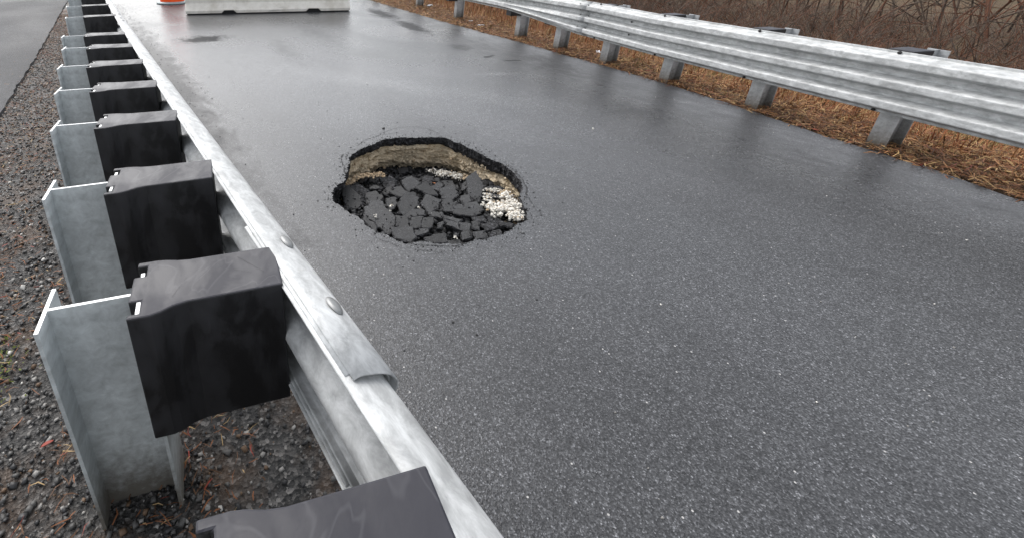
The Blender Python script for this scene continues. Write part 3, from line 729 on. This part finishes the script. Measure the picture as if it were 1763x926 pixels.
V, F = box(.03, L-.03, .05, .55, 0, .12); mesh('notch_shade_box', V, F, M_dark, cb)  # black box added behind the notches, stands in for the shade in them
# ------------------------------------------------------------------ traffic drum
dr = empty('traffic_drum', (2.68, 16.35, 0), 'orange traffic drum on a grey base standing behind the concrete barrier', 'traffic drum')
def lathe(nm, pr, mats, mi, par, n=40):
    V = []; F = []; M_ = []
    for r_, z in pr: V += [(r_*cos(2*pi*i/n), r_*sin(2*pi*i/n), z) for i in range(n)]
    for k in range(len(pr)-1):
        for i in range(n): F.append((k*n+i, k*n+(i+1) % n, (k+1)*n+(i+1) % n, (k+1)*n+i)); M_.append(mi[k] if mi else 0)
    return mesh(nm, V, F, mats, par, smooth=True, mi=M_)
lathe('base', [(.001, 0), (.37, 0), (.385, .012), (.38, .035), (.30, .065), (.20, .07)], [M_rubber], None, dr)
lathe('body', [(.29, .06), (.285, .22)], [M_orange], None, dr)
lathe('body_band', [(.285, .22), (.28, .37)], [M_band], None, dr)
lathe('body', [(.28, .37), (.272, .50)], [M_orange], None, dr)
lathe('body_band', [(.272, .50), (.265, .65)], [M_band], None, dr)
lathe('body', [(.265, .65), (.25, .9), (.2, .95), (.001, .96)], [M_orange], None, dr)
dr.scale = (1.28, 1.28, 1.05)
V, F = box(-.06, .06, -.012, .012, .95, 1.02); o = mesh('handle', V, F, M_orange, dr); bevel(o, .01)

# ------------------------------------------------------------------ loose stuff
def scatter_rocks(nm, xy, z, s0, s1, mats, p, seed, pw=2.5, flat_=.55):
    n = len(xy); rs = np.random.default_rng(seed); sz = s0+(s1-s0)*rs.uniform(0, 1, n)**pw
    V_, F_ = rocks(np.c_[xy, np.asarray(z)+sz*.2], sz, seed, flat_)
    o = bulk(nm, V_, F_, mats, np.repeat(rs.choice(len(mats), n, p=p), 6)); return o
# gravel strip
n = 60000; y = -2+17*rng.uniform(0, 1, n)**1.5; t = rng.uniform(0, 1, n)
xl = np.array([pedge(q) for q in y])+.01; xr = np.array([.52+lcurve(q) for q in y]); x = xl+(xr-xl)*t
m_ = (x < .1) | (rng.uniform(0, 1, n) < .45); x, y = x[m_], y[m_]
br = fbm(x*2.6, y*1.6, 77)
o = scatter_rocks('gravel', np.c_[x, y], np.full(len(x), -.006), .003, .0135, ST, [.41, .33, .12, .12, .02], 21, 3.2, .5); props(o, 'grey and dark crushed gravel along the posts of the left guardrail', 'gravel', kind='stuff')
def sticks(nm, x, y, z, l0, l1, w_, mats, p, seed, upr=.12):
    n = len(x); rs = np.random.default_rng(seed); a = rs.uniform(0, 6.28, n); L_ = rs.uniform(l0, l1, n); e = rs.normal(size=n)*upr
    d_ = np.c_[np.cos(a)*np.cos(e), np.sin(a)*np.cos(e), np.abs(np.sin(e))]; s_ = np.c_[-np.sin(a), np.cos(a), rs.normal(size=n)*.4]*(w_*rs.uniform(.6, 1.6, n))[:, None]
    c = np.c_[x, y, z]; mid = c+d_*L_[:, None]*.5+np.c_[rs.normal(size=n), rs.normal(size=n), np.abs(rs.normal(size=n))]*L_[:, None]*.08; end = c+d_*L_[:, None]
    V = np.stack([c-s_*.6, c+s_*.6, mid-s_, mid+s_, end-s_*.3, end+s_*.3], 1).reshape(-1, 3)
    F = (np.array([(0, 1, 3, 2), (2, 3, 5, 4)])[None]+6*np.arange(n)[:, None, None]).reshape(-1, 4)
    return bulk(nm, V, F, mats, np.repeat(rs.choice(len(mats), n, p=p), 2))
n = 34000; y = -2+18*rng.uniform(0, 1, n)**1.3; xl = np.array([pedge(q) for q in y]); x = xl+(.25-xl)*rng.uniform(0, 1, n)**1.1
k = fbm(x*2.6, y*1.6, 77)+.10*(y-4)/4-.04+.25*(x > -.38)*(y > 1.4) > rng.uniform(-.25, .32, n); x, y = x[k], y[k]
o = sticks('needle_litter', x, y, rng.uniform(0, .012, len(x)), .015, .06, .0016, LF[:4], [.48, .32, .15, .05], 22); props(o, 'rusty pine needles and leaf scraps scattered over the gravel', 'needles', kind='stuff')
x = rng.normal(-.62, .05, 260); y = rng.normal(2.0, .10, 260); o = sticks('moss', x, y, np.full(260, .004), .006, .018, .003, [LF[4]], [1.], 23, .5); props(o, 'small yellow green moss patch in the gravel', 'moss', kind='stuff')
# a few leaves and needles on the path
n = 260; y = rng.uniform(3, 20, n); x = np.array([pedge(q) for q in y])-rng.exponential(.25, n)
o = sticks('needle_litter', x, y, np.full(n, .028), .012, .035, .002, LF[:3], [.4, .3, .3], 24, .05); props(o, 'a few brown needles on the grey path edge', 'needles', kind='stuff')
# dark grit washed along the foot of the left rail
n = 9000; y = 1.+16*rng.uniform(0, 1, n)**1.1; x = .50+np.array([lcurve(q) for q in y])+rng.exponential(.11, n)*(.4+.10*y)
o = scatter_rocks('road_grit', np.c_[x, y], np.full(n, .001), .0018, .0085, ST[:3], [.72, .22, .06], 25, 3.); props(o, 'dark grit washed onto the road beside the left guardrail', 'grit', kind='stuff')
n = 1500; y = rng.uniform(-1, 12, n); x = rng.uniform(.7, 6.8, n); k = [not inside(a, b, bigger) for a, b in zip(x, y)]; x, y = x[k], y[k]
o = scatter_rocks('road_specks', np.c_[x, y], np.full(len(x), .001), .0012, .006, [ST[0], ST[2], ST[4]], [.5, .3, .2], 26, 4.); props(o, 'tiny loose stones scattered over the open road', 'grit', kind='stuff')
# crumbs round the rim
P = np.array(rimf)[rng.integers(0, len(rimf), 1100)]; P = P+(P-cen)*rng.exponential(.06, 1100)[:, None]
k = [not inside(a, b, rimf) for a, b in P]; P = P[k]
o = scatter_rocks('rim_grit', P, np.full(len(P), .001), .0012, .006, [ST[0], ST[1], ST[2]], [.8, .12, .08], 27, 3.); props(o, 'black asphalt crumbs round the rim of the hole', 'grit', kind='stuff')
# single stones worth naming
def stone(x, y, s, mat, label, seed, nm='pebble', group=None, z=.0):
    V_, F_ = rocks([(0, 0, s*.35)], [s], seed, .7); o = bulk(nm, V_, F_, [mat]); o.location = (x, y, z); bevel(o, s*.2, 2, 20); props(o, label, 'stone', group)
stone(2.405, 3.583, .014, ST[0], 'single dark pebble on the road just beyond the far rim of the hole', 1)
stone(4.202, 2.557, .013, ST[4], 'single white pebble on the open road right of the hole', 2)
stone(.709, 2.773, .012, ST[0], 'small dark pebble on the road close to the left guardrail', 3)
stone(-.60, 1.22, .022, ST[4], 'largest white stone in the gravel at the bottom beside the nearest post', 4)
stone(-.83, 1.32, .017, ST[4], 'white stone in the gravel nearest the path side at the bottom', 5)
stone(-.54, 2.55, .016, ST[4], 'white stone in the gravel beside the third post', 6)
# red leaf by the nearest full post
def leaf(x, y, z, s, mat, label, seed, rx=.2):
    rs = np.random.default_rng(seed); V = []; n = 7
    for i in range(n):
        t = i/(n-1); w_ = s*.42*math.sin(pi*min(1, t*.96+.04))**.8; c = .12*s*math.sin(pi*t)
        V += [((t-.5)*2*s, -w_, c+.1*s), ((t-.5)*2*s, 0, c), ((t-.5)*2*s, w_, c+.1*s)]
    F = []
    for i in range(n-1):
        a = 3*i; F += [(a, a+1, a+4, a+3), (a+1, a+2, a+5, a+4)]
    o = mesh('leaf', V, F, mat, smooth=True); o.location = (x, y, z+.004); o.rotation_euler = (rx, .1, rs.uniform(0, 6.28)); solidify(o, .0006); props(o, label, 'leaf')
leaf(-.40, 1.50, .01, .022, LF[3], 'dark red leaf in the gravel beside the nearest full post', 1)
leaf(2.384, 2.735, -.225, .034, LF[0], 'rust orange leaf lying on the black rubble in the hole', 2)
# litter on the right verge
def scrap(x, y, s, label, seed, nm='litter_scrap', mat=M_white, elong=1.6):
    rs = np.random.default_rng(seed); n = 6; V = []; F = []
    for i in range(n):
        for j in range(n): V.append(((i/(n-1)-.5)*s*elong+rs.normal()*s*.05, (j/(n-1)-.5)*s+rs.normal()*s*.05, .01+abs(rs.normal())*s*.22))
    for i in range(n-1):
        for j in range(n-1): a = i*n+j; F.append((a, a+1, a+n+1, a+n))
    o = mesh(nm, V, F, mat, smooth=True); o.location = (x, y, gz(x, y)+.03); o.rotation_euler = (0, 0, rs.uniform(0, 3)); solidify(o, .002); props(o, label, 'litter')
scrap(7.554, 4.80, .07, 'crumpled white scrap of litter between two posts of the right guardrail', 1)
scrap(9.299, 11.545, .13, 'pale pink white scrap of litter on the verge before the farthest posts in view', 2)
scrap(9.915, 13.325, .16, 'farthest white scrap of litter at the top of the right verge', 3)
scrap(8.196, 8.594, .06, 'small white scrap of litter just right of the farthest visible post', 4)
scrap(7.95, 8.0, .05, 'thin pale scrap of litter at the road edge near the farthest visible post', 5, elong=3.2)
# verge grass and brush
def blades(nm, x, y, z, h, w_, bend, mats, mi, seed):
    n = len(x); rs = np.random.default_rng(seed); a = rs.uniform(0, 6.28, n); b_ = bend*rs.uniform(.2, 1.3, n); s_ = np.c_[-np.sin(a), np.cos(a), np.zeros(n)]*np.asarray(w_).reshape(-1, 1)
    c = np.c_[x, y, z]; dx = np.c_[np.cos(a), np.sin(a), np.zeros(n)]
    h = h[:, None]; b_ = b_[:, None]; up = np.array([[0, 0, 1.]])
    p1 = c+up*h*.55+dx*h*b_*.3; p2 = c+up*h*(1-.35*b_.clip(0, 1.6))+dx*h*b_*.95
    V = np.stack([c-s_, c+s_, p1-s_*.8, p1+s_*.8, p2-s_*.15, p2+s_*.15], 1).reshape(-1, 3)
    F = (np.array([(0, 1, 3, 2), (2, 3, 5, 4)])[None]+6*np.arange(n)[:, None, None]).reshape(-1, 4)
    return bulk(nm, V, F, mats, np.repeat(mi, 2))
def pick(n, base, seed, field):
    rs = np.random.default_rng(seed); P = np.array(base); return rs.choice(len(base), n, p=P)
RX = np.vectorize(rpostx); RE = np.vectorize(redge); GZ = np.vectorize(gz)
# flat litter by the road edge: sticks
n = 42000; y = -1+19*rng.uniform(0, 1, n)**1.2; b0 = RE(y)-.03; b1 = RX(y)+.9; x = b0+(b1-b0)*rng.uniform(0, 1, n)**.9
o = sticks('grass_litter', x, y, rng.uniform(-.03, .02, n), .04, .15, .0032, [LF[0], LF[1], GR[0], GR[1], LF[3]], [.26, .31, .18, .23, .02], 31, .18); props(o, 'flattened brown leaves and straw along the right road edge', 'leaf litter', kind='stuff')
n = 46000; y = -1+20*rng.uniform(0, 1, n)**1.2; b0 = RE(y)+.18; b1 = RX(y)+2.2; x = b0+(b1-b0)*rng.uniform(0, 1, n)
d_ = x-RX(y); hf = np.clip(.03+.10*np.clip(d_+.1, 0, 1.2), .02, .2)*rng.uniform(.6, 1.5, n); k = fbm(x*1.7, y*1.7, 50)+.1 > rng.uniform(-.3, .3, n); x, y, hf = x[k], y[k], hf[k]
mi = np.where((fbm(x*1.2, y*1.2, 51) > .1), 4, rng.choice(4, len(x), p=[.32, .34, .24, .10])); mi = np.where(rng.uniform(0, 1, len(x)) < .35, rng.choice(4, len(x), p=[.4, .3, .2, .1]), mi)
o = blades('verge_grass', x, y, GZ(x, y)-.005, hf, np.full(len(x), .0028), .9, GR, mi, 32); props(o, 'short dry straw coloured grass under and behind the right guardrail', 'grass', kind='stuff')
n = 90000; y = -8+34*rng.uniform(0, 1, n); x = RX(y)+.55+9*rng.uniform(0, 1, n)**1.2; d_ = x-RX(y)
hf = (.22+.28*np.clip((d_-.6)/1.2, 0, 1))*rng.uniform(.5, 1.5, n); k = fbm(x*.9, y*.9, 53) > rng.uniform(-.4, .25, n); x, y, hf = x[k], y[k], hf[k]
mi = np.where(fbm(x*.8, y*.8, 55) > .02, rng.choice(5, len(x), p=[.10, .24, .48, .15, .03]), rng.choice(5, len(x), p=[.10, .28, .30, .28, .04]))
o = blades('tall_grass', x, y, GZ(x, y)-.02, hf, rng.uniform(.002, .0045, len(x)), .75, GR, mi, 33); props(o, 'tall rust coloured dead grass beyond the right guardrail', 'grass', kind='stuff')
# brush of bare twigs
def twigs(nm, n, x, y, seed, h0, h1, label):
    rs = np.random.default_rng(seed); P = np.c_[x, y, GZ(x, y)-.03]; n = len(P)
    az = rs.uniform(0, 6.28, n); el = rs.uniform(.7, 1.5, n); d_ = np.c_[np.cos(az)*np.cos(el), np.sin(az)*np.cos(el), np.sin(el)]
    L_ = rs.uniform(h0, h1, n); K = 5; Vs = []; Fs = []; mi = []
    off_ = 0
    def chain(P, d_, L_, w0, K, sag):
        nonlocal off_
        n = len(P); c = P.copy(); d_ = d_.copy(); rings = []; cs = [c.copy()]; ds = []
        for k in range(K+1):
            u_ = np.cross(d_, [0, 0, 1.]); u_ /= np.linalg.norm(u_, axis=1)[:, None]+1e-9; v_ = np.cross(u_, d_)
            w_ = (w0*(1-.8*k/K))[:, None]
            rings.append(np.stack([c+u_*w_, c+(-.5*u_+.87*v_)*w_, c+(-.5*u_-.87*v_)*w_], 1))
            ds.append(d_.copy())
            if k < K:
                c = c+d_*(L_/K)[:, None]; d_ = d_+rs.normal(size=(n, 3))*.22+np.array([0, 0, -sag]); d_ /= np.linalg.norm(d_, axis=1)[:, None]; cs.append(c.copy())
        V = np.stack(rings, 1).reshape(n, -1, 3)
        q = []
        for k in range(K):
            for i in range(3): q.append((3*k+i, 3*k+(i+1) % 3, 3*k+3+(i+1) % 3, 3*k+3+i))
        F = (np.array(q)[None]+(K+1)*3*np.arange(n)[:, None, None]).reshape(-1, 4)+off_
        Vs.append(V.reshape(-1, 3)); Fs.append(F); off_ += n*(K+1)*3; mi.append(np.repeat(rs.choice(3, n, p=[.4, .35, .25]), len(q)))
        return cs, ds
    cs, ds = chain(P, d_, L_, rs.uniform(.004, .010, n)*max(1, h1*.7), K, .05 if h1 < 2 else .01)
    for _ in range(3):
        for k in (1, 2, 3, 4):
            sel = rs.uniform(0, 1, n) < .75
            nd = ds[k][sel]+rs.normal(size=(sel.sum(), 3))*.65; nd /= np.linalg.norm(nd, axis=1)[:, None]
            chain(cs[k][sel], nd, L_[sel]*rs.uniform(.2, .5, sel.sum()), np.full(sel.sum(), .0028*max(1, h1)), 3, .03)
    o = bulk(nm, np.concatenate(Vs), np.concatenate(Fs), TW, np.concatenate(mi)); props(o, label, 'brush', kind='stuff')
n = 3800; y = -8+30*rng.uniform(0, 1, n); x = RX(y)+2.4+11*rng.uniform(0, 1, n)
twigs('brush', n, x, y, 41, .7, 1.7, 'dense brown bare brush behind the dry grass at the top right')
n = 420; y = -12+46*rng.uniform(0, 1, n); x = RX(y)+12+9*rng.uniform(0, 1, n)
twigs('woods', n, x, y, 43, 3.5, 6.5, 'bare grey brown saplings standing behind the brush')
# leaf litter ground beyond the path, far left
n = 9000; y = 6+22*rng.uniform(0, 1, n); x = -3.15+.024*y-3*rng.uniform(0, 1, n)
o = sticks('leaf_litter', x, y, np.full(n, -.02), .03, .09, .012, [LF[0], LF[1], LF[2]], [.4, .4, .2], 42, .3); props(o, 'brown fallen leaves on the ground left of the path', 'leaves', kind='stuff')
